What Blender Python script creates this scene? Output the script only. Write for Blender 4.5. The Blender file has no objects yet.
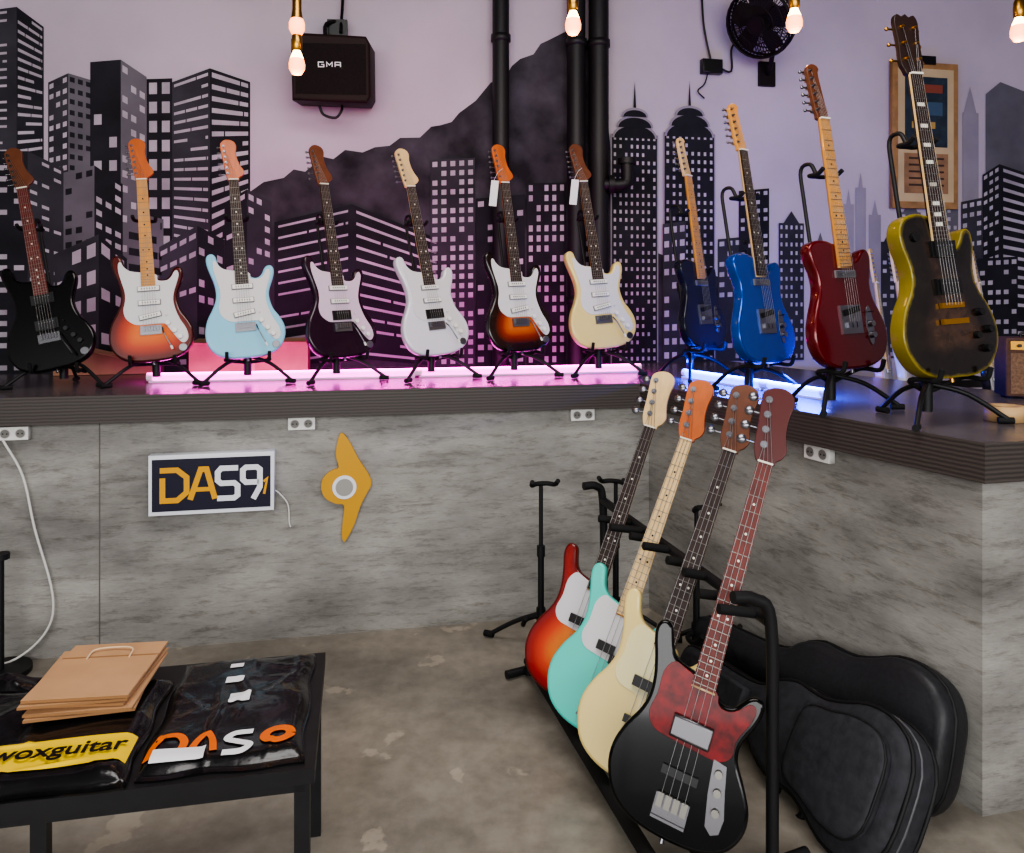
import bpy, math, random
from mathutils import Vector, Matrix, geometry
random.seed(7)
scene = bpy.context.scene
COL = scene.collection

# ------------------------------------------------------------------ materials
def lin(c):
    return tuple(((x/255.0)/12.92 if x/255.0 <= 0.04045 else (((x/255.0)+0.055)/1.055)**2.4) for x in c) + (1.0,)

_m = {}
def mat(name, rgb=(128,128,128), rough=0.5, metal=0.0, coat=0.0, noise=0.0, nscale=20.0, bump=0.0,
        emit=None, estr=0.0, stretch=None, spec=0.4):
    if name in _m: return _m[name]
    m = bpy.data.materials.new(name); m.use_nodes = True
    nt = m.node_tree; b = nt.nodes['Principled BSDF']
    c = lin(rgb)
    b.inputs['Base Color'].default_value = c
    b.inputs['Roughness'].default_value = rough
    b.inputs['Metallic'].default_value = metal
    b.inputs['Coat Weight'].default_value = coat
    b.inputs['Coat Roughness'].default_value = 0.06
    b.inputs['Specular IOR Level'].default_value = spec
    if emit is not None:
        b.inputs['Emission Color'].default_value = lin(emit)
        b.inputs['Emission Strength'].default_value = estr
    if noise > 0 or bump > 0:
        tc = nt.nodes.new('ShaderNodeTexCoord'); mp = nt.nodes.new('ShaderNodeMapping')
        nt.links.new(tc.outputs['Object'], mp.inputs['Vector'])
        if stretch: mp.inputs['Scale'].default_value = stretch
        n = nt.nodes.new('ShaderNodeTexNoise'); n.inputs['Scale'].default_value = nscale
        n.inputs['Detail'].default_value = 6
        nt.links.new(mp.outputs['Vector'], n.inputs['Vector'])
        if noise > 0:
            r = nt.nodes.new('ShaderNodeValToRGB')
            r.color_ramp.elements[0].position = 0.3; r.color_ramp.elements[1].position = 0.7
            r.color_ramp.elements[0].color = tuple(x*(1-noise) for x in c[:3])+(1,)
            r.color_ramp.elements[1].color = tuple(min(1,x*(1+noise)) for x in c[:3])+(1,)
            nt.links.new(n.outputs['Fac'], r.inputs['Fac'])
            nt.links.new(r.outputs['Color'], b.inputs['Base Color'])
        if bump > 0:
            bp = nt.nodes.new('ShaderNodeBump'); bp.inputs['Strength'].default_value = bump
            bp.inputs['Distance'].default_value = 0.02
            nt.links.new(n.outputs['Fac'], bp.inputs['Height'])
            nt.links.new(bp.outputs['Normal'], b.inputs['Normal'])
    _m[name] = m
    return m

def burst_mat(name, stops, rough=0.25, coat=.5, mottled=0.0):
    """guitar finish whose colour runs from the body rim to its centre (stored rim distance)"""
    m = bpy.data.materials.new(name); m.use_nodes = True
    nt = m.node_tree; b = nt.nodes['Principled BSDF']
    a = nt.nodes.new('ShaderNodeAttribute'); a.attribute_name = 'burst'
    r = nt.nodes.new('ShaderNodeValToRGB')
    els = r.color_ramp.elements
    els[0].position = stops[0][0]; els[0].color = lin(stops[0][1])
    els[1].position = stops[-1][0]; els[1].color = lin(stops[-1][1])
    for p, c in stops[1:-1]:
        e = els.new(p); e.color = lin(c)
    nt.links.new(a.outputs['Fac'], r.inputs['Fac'])
    out = r.outputs['Color']
    if mottled > 0:
        n = nt.nodes.new('ShaderNodeTexNoise'); n.inputs['Scale'].default_value = 22; n.inputs['Detail'].default_value = 6
        n.inputs['Distortion'].default_value = 1.5
        tc = nt.nodes.new('ShaderNodeTexCoord'); nt.links.new(tc.outputs['Object'], n.inputs['Vector'])
        r2 = nt.nodes.new('ShaderNodeValToRGB'); r2.color_ramp.elements[0].position=.35; r2.color_ramp.elements[1].position=.7
        r2.color_ramp.elements[0].color=(.25,.25,.25,1); r2.color_ramp.elements[1].color=(1.0,1.0,1.0,1)
        nt.links.new(n.outputs['Fac'], r2.inputs['Fac'])
        mx = nt.nodes.new('ShaderNodeMix'); mx.data_type='RGBA'; mx.blend_type='MULTIPLY'; mx.inputs[0].default_value=mottled
        nt.links.new(out, mx.inputs[6]); nt.links.new(r2.outputs['Color'], mx.inputs[7]); out = mx.outputs[2]
    nt.links.new(out, b.inputs['Base Color'])
    b.inputs['Roughness'].default_value = rough
    b.inputs['Specular IOR Level'].default_value = .4
    b.inputs['Coat Weight'].default_value = coat
    b.inputs['Coat Roughness'].default_value = 0.05
    return m

# ------------------------------------------------------------------ mesh builder
def spline(pts, n=5, closed=True):
    out = []; N = len(pts)
    rng = range(N) if closed else range(N-1)
    for i in rng:
        if closed: p0,p1,p2,p3 = [Vector(pts[(i+k-1) % N]) for k in range(4)]
        else:
            p1 = Vector(pts[i]); p2 = Vector(pts[i+1])
            p0 = Vector(pts[i-1]) if i > 0 else p1*2-p2
            p3 = Vector(pts[i+2]) if i+2 < N else p2*2-p1
        for k in range(n):
            t = k/n
            out.append(0.5*((2*p1)+(p2-p0)*t+(2*p0-5*p1+4*p2-p3)*t*t+(3*p1-p0-3*p2+p3)*t*t*t))
    if not closed: out.append(Vector(pts[-1]))
    return out

class MB:
    def __init__(s):
        s.v=[]; s.f=[]; s.fm=[]; s.fs=[]; s.b=[]; s.mats=[]; s.M=Matrix()
    def mi(s, m):
        if m not in s.mats: s.mats.append(m)
        return s.mats.index(m)
    def add(s, vs, fs, m, smooth=False, burst=None):
        o=len(s.v); k=s.mi(m)
        for i,p in enumerate(vs):
            s.v.append(s.M @ Vector(p)); s.b.append(burst[i] if burst else 0.0)
        for f in fs:
            s.f.append([o+i for i in f]); s.fm.append(k); s.fs.append(smooth)
    def box(s, c, d, m, R=None):
        vs=[]
        for x in (-.5,.5):
            for y in (-.5,.5):
                for z in (-.5,.5):
                    p=Vector((x*d[0],y*d[1],z*d[2]))
                    if R is not None: p=R@p
                    vs.append(p+Vector(c))
        s.add(vs,[(0,1,3,2),(4,6,7,5),(0,4,5,1),(2,3,7,6),(0,2,6,4),(1,5,7,3)],m)
    def cyl(s, p0, p1, r0, m, r1=None, n=12, caps=True):
        if r1 is None: r1=r0
        p0=Vector(p0); p1=Vector(p1); w=(p1-p0).normalized()
        a=w.orthogonal().normalized(); b=w.cross(a)
        A=[];B=[]
        for i in range(n):
            t=2*math.pi*i/n; d=a*math.cos(t)+b*math.sin(t)
            A.append(p0+d*r0); B.append(p1+d*r1)
        s.add(A+B,[(i,(i+1)%n,n+(i+1)%n,n+i) for i in range(n)],m,True)
        if caps:
            s.add(A,[tuple(range(n))],m); s.add(B,[tuple(range(n))],m)
    def tube(s, pts, r, m, n=8, sm=4, closed=False):
        if sm: pts=spline([tuple(p) for p in pts],sm,closed)
        pts=[Vector(p) for p in pts]; N=len(pts)
        rings=[]; a=None
        for i in range(N):
            if closed: t=(pts[(i+1)%N]-pts[i-1])
            else: t=pts[min(i+1,N-1)]-pts[max(i-1,0)]
            if t.length<1e-9: t=Vector((0,0,1))
            t.normalize()
            if a is None: a=t.orthogonal().normalized()
            a=(a-t*a.dot(t))
            if a.length<1e-6: a=t.orthogonal()
            a.normalize(); b=t.cross(a)
            rings.append([pts[i]+(a*math.cos(2*math.pi*k/n)+b*math.sin(2*math.pi*k/n))*r for k in range(n)])
        vs=[p for R in rings for p in R]; fs=[]
        for i in range(N if closed else N-1):
            j=(i+1)%N
            for k in range(n): fs.append((i*n+k,i*n+(k+1)%n,j*n+(k+1)%n,j*n+k))
        s.add(vs,fs,m,True)
        if not closed:
            s.add(rings[0],[tuple(range(n))],m); s.add(rings[-1],[tuple(range(n))],m)
    def lathe(s, prof, c, m, n=20, ax='z'):
        vs=[];fs=[]
        for r,z in prof:
            for k in range(n):
                t=2*math.pi*k/n
                if ax=='z': p=(c[0]+r*math.cos(t),c[1]+r*math.sin(t),c[2]+z)
                else: p=(c[0]+r*math.cos(t),c[1]+z,c[2]+r*math.sin(t))
                vs.append(p)
        for i in range(len(prof)-1):
            for k in range(n): fs.append((i*n+k,i*n+(k+1)%n,(i+1)*n+(k+1)%n,(i+1)*n+k))
        s.add(vs,fs,m,True)
    def plate(s, pts, y0, y1, m, r=0.0, grid=None, bulge=0.0, edge=None, smooth_side=True, brange=0.1, backm=None):
        """outline in x-z, depth y0 (front, smaller y) to y1 (back), rounded rim r"""
        P=[Vector((p[0],p[1])) for p in pts]; n=len(P)
        ar=sum(P[i].x*P[(i+1)%n].y-P[(i+1)%n].x*P[i].y for i in range(n))
        if ar<0: P.reverse()
        Nn=[]
        for i in range(n):
            t=(P[(i+1)%n]-P[i-1]); t=t.normalized() if t.length>1e-9 else Vector((1,0))
            Nn.append(Vector((-t.y,t.x)))
        if r>0:
            prof=[(r,y0),(r*.45,y0+r*.12),(r*.12,y0+r*.45),(0,y0+r),(0,y1-r),(r*.12,y1-r*.45),(r*.45,y1-r*.12),(r,y1)]
        else: prof=[(0,y0),(0,y1)]
        vs=[];fs=[]
        for ins,y in prof:
            for i in range(n):
                q=P[i]+Nn[i]*ins; vs.append((q.x,y,q.y))
        for j in range(len(prof)-1):
            for i in range(n): fs.append((j*n+i,j*n+(i+1)%n,(j+1)*n+(i+1)%n,(j+1)*n+i))
        s.add(vs,fs,edge or m,smooth_side and r>=0)
        Q=[P[i]+Nn[i]*r for i in range(n)]
        if grid:
            xs=[q.x for q in Q]; zs=[q.y for q in Q]; ext=[]
            x=min(xs)+grid*.5
            def inside(px,pz):
                c=False;j=n-1
                for i in range(n):
                    if (Q[i].y>pz)!=(Q[j].y>pz) and px<(Q[j].x-Q[i].x)*(pz-Q[i].y)/(Q[j].y-Q[i].y)+Q[i].x: c=not c
                    j=i
                return c
            def dist(p): return min((p-q).length for q in Q)
            while x<max(xs):
                z=min(zs)+grid*.5
                while z<max(zs):
                    if inside(x,z):
                        p=Vector((x,z))
                        if dist(p)>grid*.4: ext.append(p)
                    z+=grid
                x+=grid
            res=geometry.delaunay_2d_cdt(Q+ext,[],[list(range(n))],1,1e-6)
            V2=res[0]; F2=res[2]
            D=[dist(p) for p in V2]
            bu=[min(1.0,(d+r)/brange) for d in D]
            def yy(d): return -bulge*(1-(1-min(1,d/brange))**2) if bulge else 0
            s.add([(p.x,y0+yy(D[i]),p.y) for i,p in enumerate(V2)],F2,m,bulge>0,bu)
        else:
            s.add([(q.x,y0,q.y) for q in Q],[tuple(range(n))],m,False)
        s.add([(q.x,y1,q.y) for q in Q],[tuple(range(n))],backm or edge or m,False)
    def obj(s, name, parent=None):
        me=bpy.data.meshes.new(name)
        me.from_pydata([tuple(p) for p in s.v],[],s.f)
        for m in s.mats: me.materials.append(m)
        me.polygons.foreach_set('material_index',s.fm)
        me.polygons.foreach_set('use_smooth',s.fs)
        at=me.attributes.new('burst','FLOAT','POINT'); at.data.foreach_set('value',s.b)
        me.update()
        o=bpy.data.objects.new(name,me); COL.objects.link(o)
        if parent: o.parent=parent
        return o

def frame(base, w, face):
    w=Vector(w).normalized(); f=Vector(face); f=(f-w*f.dot(w)).normalized()
    y=-f; x=y.cross(w)
    M=Matrix((x,y,w)).transposed().to_4x4(); M.translation=Vector(base)
    return M

# ------------------------------------------------------------------ common materials
black_metal=mat('black_tube',(22,22,24),.5)
rubber=mat('rubber',(14,14,15),.8)
chrome=mat('chrome',(130,130,136),.3,1.0)
satin=mat('satin_nickel',(104,103,106),.38,1.0)
fretm=mat('fret_nickel',(120,118,112),.4,1.0)
gold=mat('brass',(190,140,60),.3,1.0)
blackp=mat('black_plastic',(12,12,13),.4)
whitep=mat('white_plastic',(226,226,222),.4)
rosewood=mat('rosewood',(44,26,20),.55,noise=.35,nscale=60,stretch=(1,1,.1))
redwood=mat('red_rosewood',(96,32,24),.5,noise=.3,nscale=60,stretch=(1,1,.1))
maple=mat('roasted_maple',(204,144,72),.4,coat=.2,noise=.12,nscale=40,stretch=(1,1,.1))
palemaple=mat('pale_maple',(216,184,132),.4,coat=.2,noise=.1,nscale=40,stretch=(1,1,.1))
orangemaple=mat('orange_maple',(184,92,34),.4,coat=.2,noise=.15,nscale=40,stretch=(1,1,.1))
brownhead=mat('brown_head',(98,54,32),.4,coat=.2,noise=.15,nscale=40)
darkhead=mat('dark_head',(40,24,20),.4,coat=.2)
redhead=mat('cherry_head',(76,18,16),.4,coat=.2)
stringm=mat('string_steel',(150,150,150),.35,1.0)
inlay=mat('inlay',(225,220,205),.4)
tort=mat('tortoise_guard',(104,6,12),.35,coat=.1,noise=.6,nscale=40,spec=.2)

F=lambda pts:[(x/1000,z/1000) for x,z in pts]
BODY={
'strat':F([(0,0),(-78,5),(-130,30),(-158,76),(-162,125),(-150,175),(-128,218),(-112,258),(-109,298),(-116,340),(-129,382),(-138,416),(-139,442),(-130,459),(-113,463),(-100,452),(-94,430),(-86,408),(-70,394),(-48,388),(-29,386),(0,384),(29,373),(38,355),(54,347),(72,351),(86,366),(94,384),(106,397),(122,400),(134,389),(136,366),(128,336),(116,305),(108,275),(110,243),(121,205),(146,165),(162,122),(158,74),(130,30),(78,6)]),
'tele':F([(0,0),(-75,5),(-132,30),(-160,78),(-160,130),(-142,180),(-122,225),(-114,262),(-119,300),(-132,335),(-137,368),(-124,392),(-92,402),(-55,400),(-30,392),(0,388),(29,372),(33,346),(46,335),(64,338),(80,352),(94,368),(110,374),(126,366),(132,342),(125,302),(114,260),(120,215),(142,172),(160,125),(160,78),(132,30),(75,5)]),
'lp':F([(0,0),(-70,3),(-128,28),(-162,80),(-165,130),(-148,180),(-120,225),(-109,265),(-114,305),(-127,345),(-130,385),(-112,418),(-72,434),(-34,430),(0,418),(29,392),(32,352),(44,338),(62,342),(78,362),(90,384),(106,392),(121,380),(124,345),(115,305),(109,265),(120,225),(148,180),(165,130),(162,80),(128,28),(70,3)]),
'bass':F([(0,0),(-80,8),(-140,40),(-172,95),(-177,150),(-160,205),(-136,250),(-124,292),(-126,340),(-138,388),(-150,425),(-154,452),(-147,472),(-130,479),(-114,469),(-105,444),(-95,418),(-78,400),(-52,391),(-30,386),(0,380),(30,368),(44,346),(62,339),(82,345),(96,361),(110,378),(128,387),(146,380),(151,357),(142,322),(127,290),(118,260),(124,225),(150,182),(174,132),(172,80),(140,32),(80,6)]),
}
GUARD={
'strat':F([(-31,383),(-50,386),(-72,393),(-90,410),(-101,430),(-111,426),(-112,392),(-102,345),(-92,300),(-93,262),(-101,225),(-94,190),(-70,166),(-42,157),(42,157),(60,147),(82,113),(108,76),(126,68),(141,88),(136,125),(113,170),(98,215),(92,255),(98,292),(110,328),(120,362),(114,382),(102,376),(92,358),(76,343),(54,340),(36,346),(31,370)]),
'tele':F([(-30,380),(-60,388),(-100,382),(-116,355),(-105,300),(-95,262),(-98,225),(-85,195),(-50,190),(50,190),(80,205),(92,240),(96,275),(104,310),(90,322),(68,308),(46,300),(34,330),(30,360)]),
'bass':F([(-32,380),(-58,388),(-84,392),(-104,360),(-104,305),(-112,258),(-92,226),(-48,218),(50,212),(84,216),(106,238),(106,272),(119,305),(133,338),(132,362),(116,366),(98,348),(80,334),(60,330),(44,338),(32,362)]),
}
HEAD={
'strat':F([(-21,0),(-27,14),(-31,40),(-40,110),(-45,150),(-43,174),(-26,190),(-4,191),(16,180),(23,160),(19,130),(24,95),(34,68),(45,50),(48,33),(37,20),(24,12),(21,0)]),
'tele':F([(-21,0),(-24,14),(-30,40),(-40,130),(-42,158),(-34,176),(-16,184),(4,180),(12,168),(6,156),(8,130),(14,90),(20,50),(26,28),(24,12),(21,0)]),
'lp':F([(-21,0),(-30,14),(-40,34),(-38,90),(-42,150),(-30,172),(-12,166),(0,174),(12,166),(30,172),(42,150),(38,90),(40,34),(30,14),(21,0)]),
'bass':F([(-21,0),(-34,20),(-42,48),(-46,100),(-54,172),(-50,198),(-28,214),(2,217),(26,204),(34,178),(30,140),(32,100),(40,68),(46,46),(38,24),(25,12),(21,0)]),
}
guardline=mat('pickup_surround',(120,118,120),.6)
def guitar(name, kind, body, guard=None, board=rosewood, neck=palemaple, head=None, base=(0,0,0), d=(0,0,1),
           face=(0,-1,0), sc=1.0, pups='SSS', edge=None, hw=chrome, gkind=None, frets=True, binding=None):
    g=MB(); g.M=frame(base,d,face)@Matrix.Scale(sc,4)
    bass = kind=='bass'
    head=head or neck
    T=.042 if not bass else .040
    if kind=='lp': T=.045
    yf=-T/2
    g.plate(spline(BODY[kind],4),yf,T/2,body,r=.009 if kind!='lp' else .004,grid=.018 if kind!='lp' else .012,bulge=.006 if kind=='lp' else 0,edge=edge,brange=.1)
    nut={'strat':.792,'tele':.792,'lp':.815,'bass':.955}[kind]
    scl={'strat':.648,'tele':.648,'lp':.628,'bass':.860}[kind]
    br=nut-scl; nf=20 if bass else 22
    fe=nut-scl*(1-2**(-nf/12))-.008
    yfb=yf-.011
    w0=.030 if bass else .0275; w1=.0205
    zb=fe-.005; sec=[]
    for z,w,dd in ((zb,w0,.020),(fe+.06,w0*.97,.019),(nut-.03,w1*1.03,.016),(nut+.004,w1,.014)):
        ring=[(-w,yfb+.005,z)]
        for k in range(9):
            t=math.pi*k/8; ring.append((-w*math.cos(t),yfb+.006+dd*math.sin(t),z))
        ring.append((w,yfb+.005,z)); sec.append(ring)
    m=len(sec[0]); vs=[p for r in sec for p in r]; fs=[]
    for j in range(len(sec)-1):
        for i in range(m): fs.append((j*m+i,j*m+(i+1)%m,(j+1)*m+(i+1)%m,(j+1)*m+i))
    g.add(vs,fs,neck,True); g.add(sec[0],[tuple(range(m))],neck); g.add(sec[-1],[tuple(range(m))],neck)
    def slab(k,y,th,m):
        vs=[(-w0*k,y,fe),(w0*k,y,fe),(w1*k,y,nut),(-w1*k,y,nut),(-w0*k,y+th,fe),(w0*k,y+th,fe),(w1*k,y+th,nut),(-w1*k,y+th,nut)]
        g.add(vs,[(0,1,2,3),(0,4,5,1),(1,5,6,2),(2,6,7,3),(3,7,4,0),(4,7,6,5)],m)
    slab(1,yfb,.006,board)
    if binding: slab(1.08,yfb+.0008,.005,binding)
    g.box((0,yfb-.001,nut+.002),(w1*2,.009,.005),inlay)
    if frets:
        for i in range(1,nf+1):
            z=nut-scl*(1-2**(-i/12)); w=w1+(w0-w1)*(nut-z)/(nut-fe)
            g.box((0,yfb-.0005,z),(w*2,.0014,.0014),fretm)
        for i in (3,5,7,9,12,15,17,19):
            z=nut-scl*(1-2**(-(i-.5)/12))
            xs=(-.012,.012) if i==12 else (0,)
            for x in xs:
                if kind=='lp': g.box((0,yfb-.0004,z),(.024,.001,.010),inlay)
                else: g.cyl((x,yfb+.001,z),(x,yfb-.0006,z),.0036,inlay if board is not maple and board is not palemaple else blackp,n=8)
    yh=yfb+.006
    hp=[(p.x,p.y+nut) for p in spline(HEAD[kind],3)]
    g.plate(hp,yh,yh+.014,head,r=.002)
    posts=[]
    if kind=='lp':
        for k in range(3):
            z=nut+.045+k*.045
            for sx in (-1,1): posts.append((sx*.022,z,sx))
    else:
        nn=4 if bass else 6
        for k in range(nn):
            z=nut+(.05 if bass else .032)+k*(.042 if bass else .0255)
            posts.append((-.022-.012*k/nn if not bass else -.016-.006*k,z,-1))
    for x,z,sx in posts:
        r=.0085 if bass else .0046
        g.cyl((x,yh+.002,z),(x,yh-.010,z),r*.75,hw,n=10); g.cyl((x,yh+.001,z),(x,yh-.0025,z),r*1.2,hw,n=10)
        xe=sx*(.046 if kind!='bass' else .058)
        g.cyl((x,yh+.018,z),(xe+sx*.006,yh+.018,z),.0028,hw,n=8)
        g.box((x,yh+.018,z),(.014 if not bass else .03,.01,.011 if not bass else .024),hw)
        xb=xe+sx*(.009 if not bass else .02)
        g.lathe([(0,-.004),(.005,-.003),(.006,0),(.005,.003),(0,.004)] if not bass else [(0,-.003),(.013,-.002),(.014,0),(.013,.002),(0,.003)],(xb,yh+.018,z),hw,n=10,ax='y')
    ns=4 if bass else 6
    for k in range(ns):
        t=(k/(ns-1))*2-1
        g.cyl((t*(.029 if bass else .026),yfb-.008,br),(t*.0175,yfb-.003,nut+.003),.0009 if bass else .0005,stringm,n=5,caps=False)
        if kind!='lp': px,pz,_=posts[min(k,len(posts)-1)]
        else: px,pz,_=([posts[i] for i in (0,2,4,5,3,1)][k])
        g.cyl((t*.0175,yfb-.003,nut+.003),(px,yh-.006,pz),.0009 if bass else .0005,stringm,n=5,caps=False)
    yg=yf
    if guard:
        gp=GUARD[gkind or kind]
        g.plate(spline(gp,3),yf-.003,yf+.001,guard,r=.0008); yg=yf-.003
    def knob(x,z,m=blackp,r=.011): 
        g.cyl((x,yf,z),(x,yg-.013,z),r,m,r*.85,n=14)
    def single(z,tilt=0,m=whitep):
        R=Matrix.Rotation(tilt,3,'Y')
        g.box((0,yg-.002,z),(.088,.006,.023),guardline,R)
        g.box((0,yg-.004,z),(.082,.012,.018),m,R)
        for k in range(6):
            g.cyl((-.026+k*.0104,yg-.009,z+math.tan(-tilt)*(-.026+k*.0104)),(-.026+k*.0104,yg-.0112,z+math.tan(-tilt)*(-.026+k*.0104)),.0028,fretm,n=6)
    def hum(z,m=blackp):
        g.box((0,yg-.003,z),(.086,.010,.042),blackp); g.box((0,yg-.007,z),(.070,.010,.036),m)
        for k in range(6): g.cyl((-.026+k*.0104,yg-.011,z+.008),(-.026+k*.0104,yg-.0128,z+.008),.0022,chrome,n=6)
    pm=whitep if guard is not None and guard is not tort else blackp
    if kind=='strat':
        if pups=='SSS': single(br+.165,0,pm); single(br+.105,0,pm); single(br+.048,-.17,pm)
        elif pups=='HSS': single(br+.165,0,pm); single(br+.105,0,pm); hum(br+.042,blackp)
        else: hum(br+.155); hum(br+.045)
        for x,z in ((.066,.156),(.090,.122),(.110,.094)): knob(x,z,pm)
        g.box((.062,yg-.006,.192),(.004,.012,.004),pm)
        g.box((0,yf-.004,br-.012),(.082,.008,.038),hw)
        for k in range(6): g.box((-.0265+k*.0106,yf-.010,br-.006),(.0088,.007,.022),hw)
        g.tube([(.045,yf-.008,br-.005),(.05,yf-.03,br-.03),(.075,yf-.035,br-.09)],.0028,hw,n=6)
        g.cyl((.075,yf-.035,br-.09),(.08,yf-.035,br-.105),.005,pm,n=8)
        jp=[(.118+.03*math.cos(t)*.55+.0,.048+.016*math.sin(t)) for t in [2*math.pi*k/16 for k in range(16)]]
        g.plate(jp,yf-.004,yf,hw,r=.001)
    elif kind=='tele':
        single(br+.150,0,chrome)
        g.box((0,yf-.003,br+.008),(.088,.006,.088),hw); g.box((0,yf-.008,br+.034),(.07,.008,.018),blackp,Matrix.Rotation(-.2,3,'Y'))
        for k in range(3): g.box((-.02+k*.02,yf-.009,br-.01),(.016,.009,.016),hw)
        g.plate([(.082+.016*math.cos(t),.13+.062*math.sin(t)) for t in [2*math.pi*k/24 for k in range(24)]],yf-.003,yf,hw,r=.0008)
        yg=yf-.003
        knob(.082,.135,hw); knob(.082,.100,hw); g.box((.082,yf-.01,.172),(.004,.02,.004),blackp)
    elif kind=='lp':
        yf2=yf-.006; yg=yf2
        hum(br+.150,blackp); hum(br+.050,blackp)
        g.box((0,yf2-.006,br),(.078,.010,.014),hw); g.box((0,yf2-.008,br-.042),(.088,.010,.014),hw)
        for x,z in ((.098,.165),(.122,.118),(.075,.105),(.105,.068)): knob(x,z,blackp)
        g.cyl((-.085,yf,.37),(-.085,yf2-.004,.37),.012,blackp,n=14)
    elif bass:
        if pups=='J':
            g.plate(F([(66,216),(100,212),(110,160),(124,100),(120,66),(102,56),(84,70),(72,140)]),yf-.0035,yf,satin,r=.001)
            for x,z in ((.086,.190),(.093,.150),(.100,.108)): g.cyl((x,yf,z),(x,yf-.02,z),.010,fretm,r1=.009,n=14)
            cp=[(-.050,.226),(.050,.226),(.050,.280),(-.050,.280)]
            g.plate(cp,yf-.024,yf-.002,satin,r=.008)
            g.box((0,yf-.006,br+.055),(.09,.014,.02),blackp)
        else:
            g.box((-.024,yg-.006,br+.155),(.056,.014,.028),blackp); g.box((.026,yg-.006,br+.130),(.056,.014,.028),blackp)
            if pups=='PJ': g.box((0,yg-.006,br+.055),(.09,.014,.02),blackp)
            for x,z in ((.085,.175),(.102,.140),(.116,.105)): g.cyl((x,yf,z),(x,yf-.02,z),.010,blackp,r1=.009,n=14)
        g.box((0,yf-.003,br-.028),(.084,.006,.056),satin)
        for k in range(4):
            g.box((-.03+k*.02,yf-.012,br-.012),(.015,.012,.032),fretm)
        g.box((0,yf-.009,br-.052),(.084,.014,.006),satin)
    g.cyl((0,0,.004),(0,0,-.012),.005,hw,r1=.007,n=8)
    return g.obj(name)

def stand(base, d, face, zf, L, s=1.0, spread=.22):
    b=MB(); base=Vector(base); d=Vector(d).normalized()
    f=Vector(face); f.z=0; f.normalize(); r=Vector((-f.y,f.x,0)); bk=-f
    hub=base+bk*.085; hub.z=zf+.085
    nt=base+d*(L*.63)
    pn=nt+bk*.10
    b.cyl((hub.x,hub.y,zf+.03),(hub.x,hub.y,hub.z+.05),.017,black_metal)
    b.cyl(hub,hub+(pn-hub)*.5,.0105,black_metal)
    b.tube([hub+(pn-hub)*.5,hub+(pn-hub)*.9,pn+Vector((0,0,.03)),nt+bk*.06+Vector((0,0,.045)),nt+bk*.035+Vector((0,0,.01))],.007,black_metal)
    b.cyl(hub+(pn-hub)*.47,hub+(pn-hub)*.53,.015,black_metal)
    y0=nt+bk*.036
    b.tube([nt+f*.035+r*.045+Vector((0,0,.015)),nt+f*.01+r*.042,y0+r*.03,y0,y0-r*.03,nt+f*.01-r*.042,nt+f*.035-r*.045+Vector((0,0,.015))],.0075,rubber)
    for ang in (55,-55,180):
        a=math.radians(ang); dr=f*math.cos(a)+r*math.sin(a)
        rr=spread if ang!=180 else spread*.8
        ft=Vector((hub.x,hub.y,zf))+dr*rr
        b.tube([hub+Vector((0,0,.03)),hub+dr*rr*.5+Vector((0,0,.0)),ft+Vector((0,0,.012))],.0075,black_metal)
        b.cyl(ft+Vector((0,0,.011))-dr*.03,ft+Vector((0,0,.011))+dr*.012,.0100,rubber)
    zc=base.z-.004
    for sx in (1,-1):
        p=base+r*sx*.085*s; 
        b.tube([hub,Vector((p.x,p.y,zc-.01))+bk*.06,Vector((p.x,p.y,zc))+bk*.02,Vector((p.x,p.y,zc))+f*.035,Vector((p.x,p.y,zc+.035))+f*.05],.0075,rubber)
    return b.obj('guitar_stand')

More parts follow.
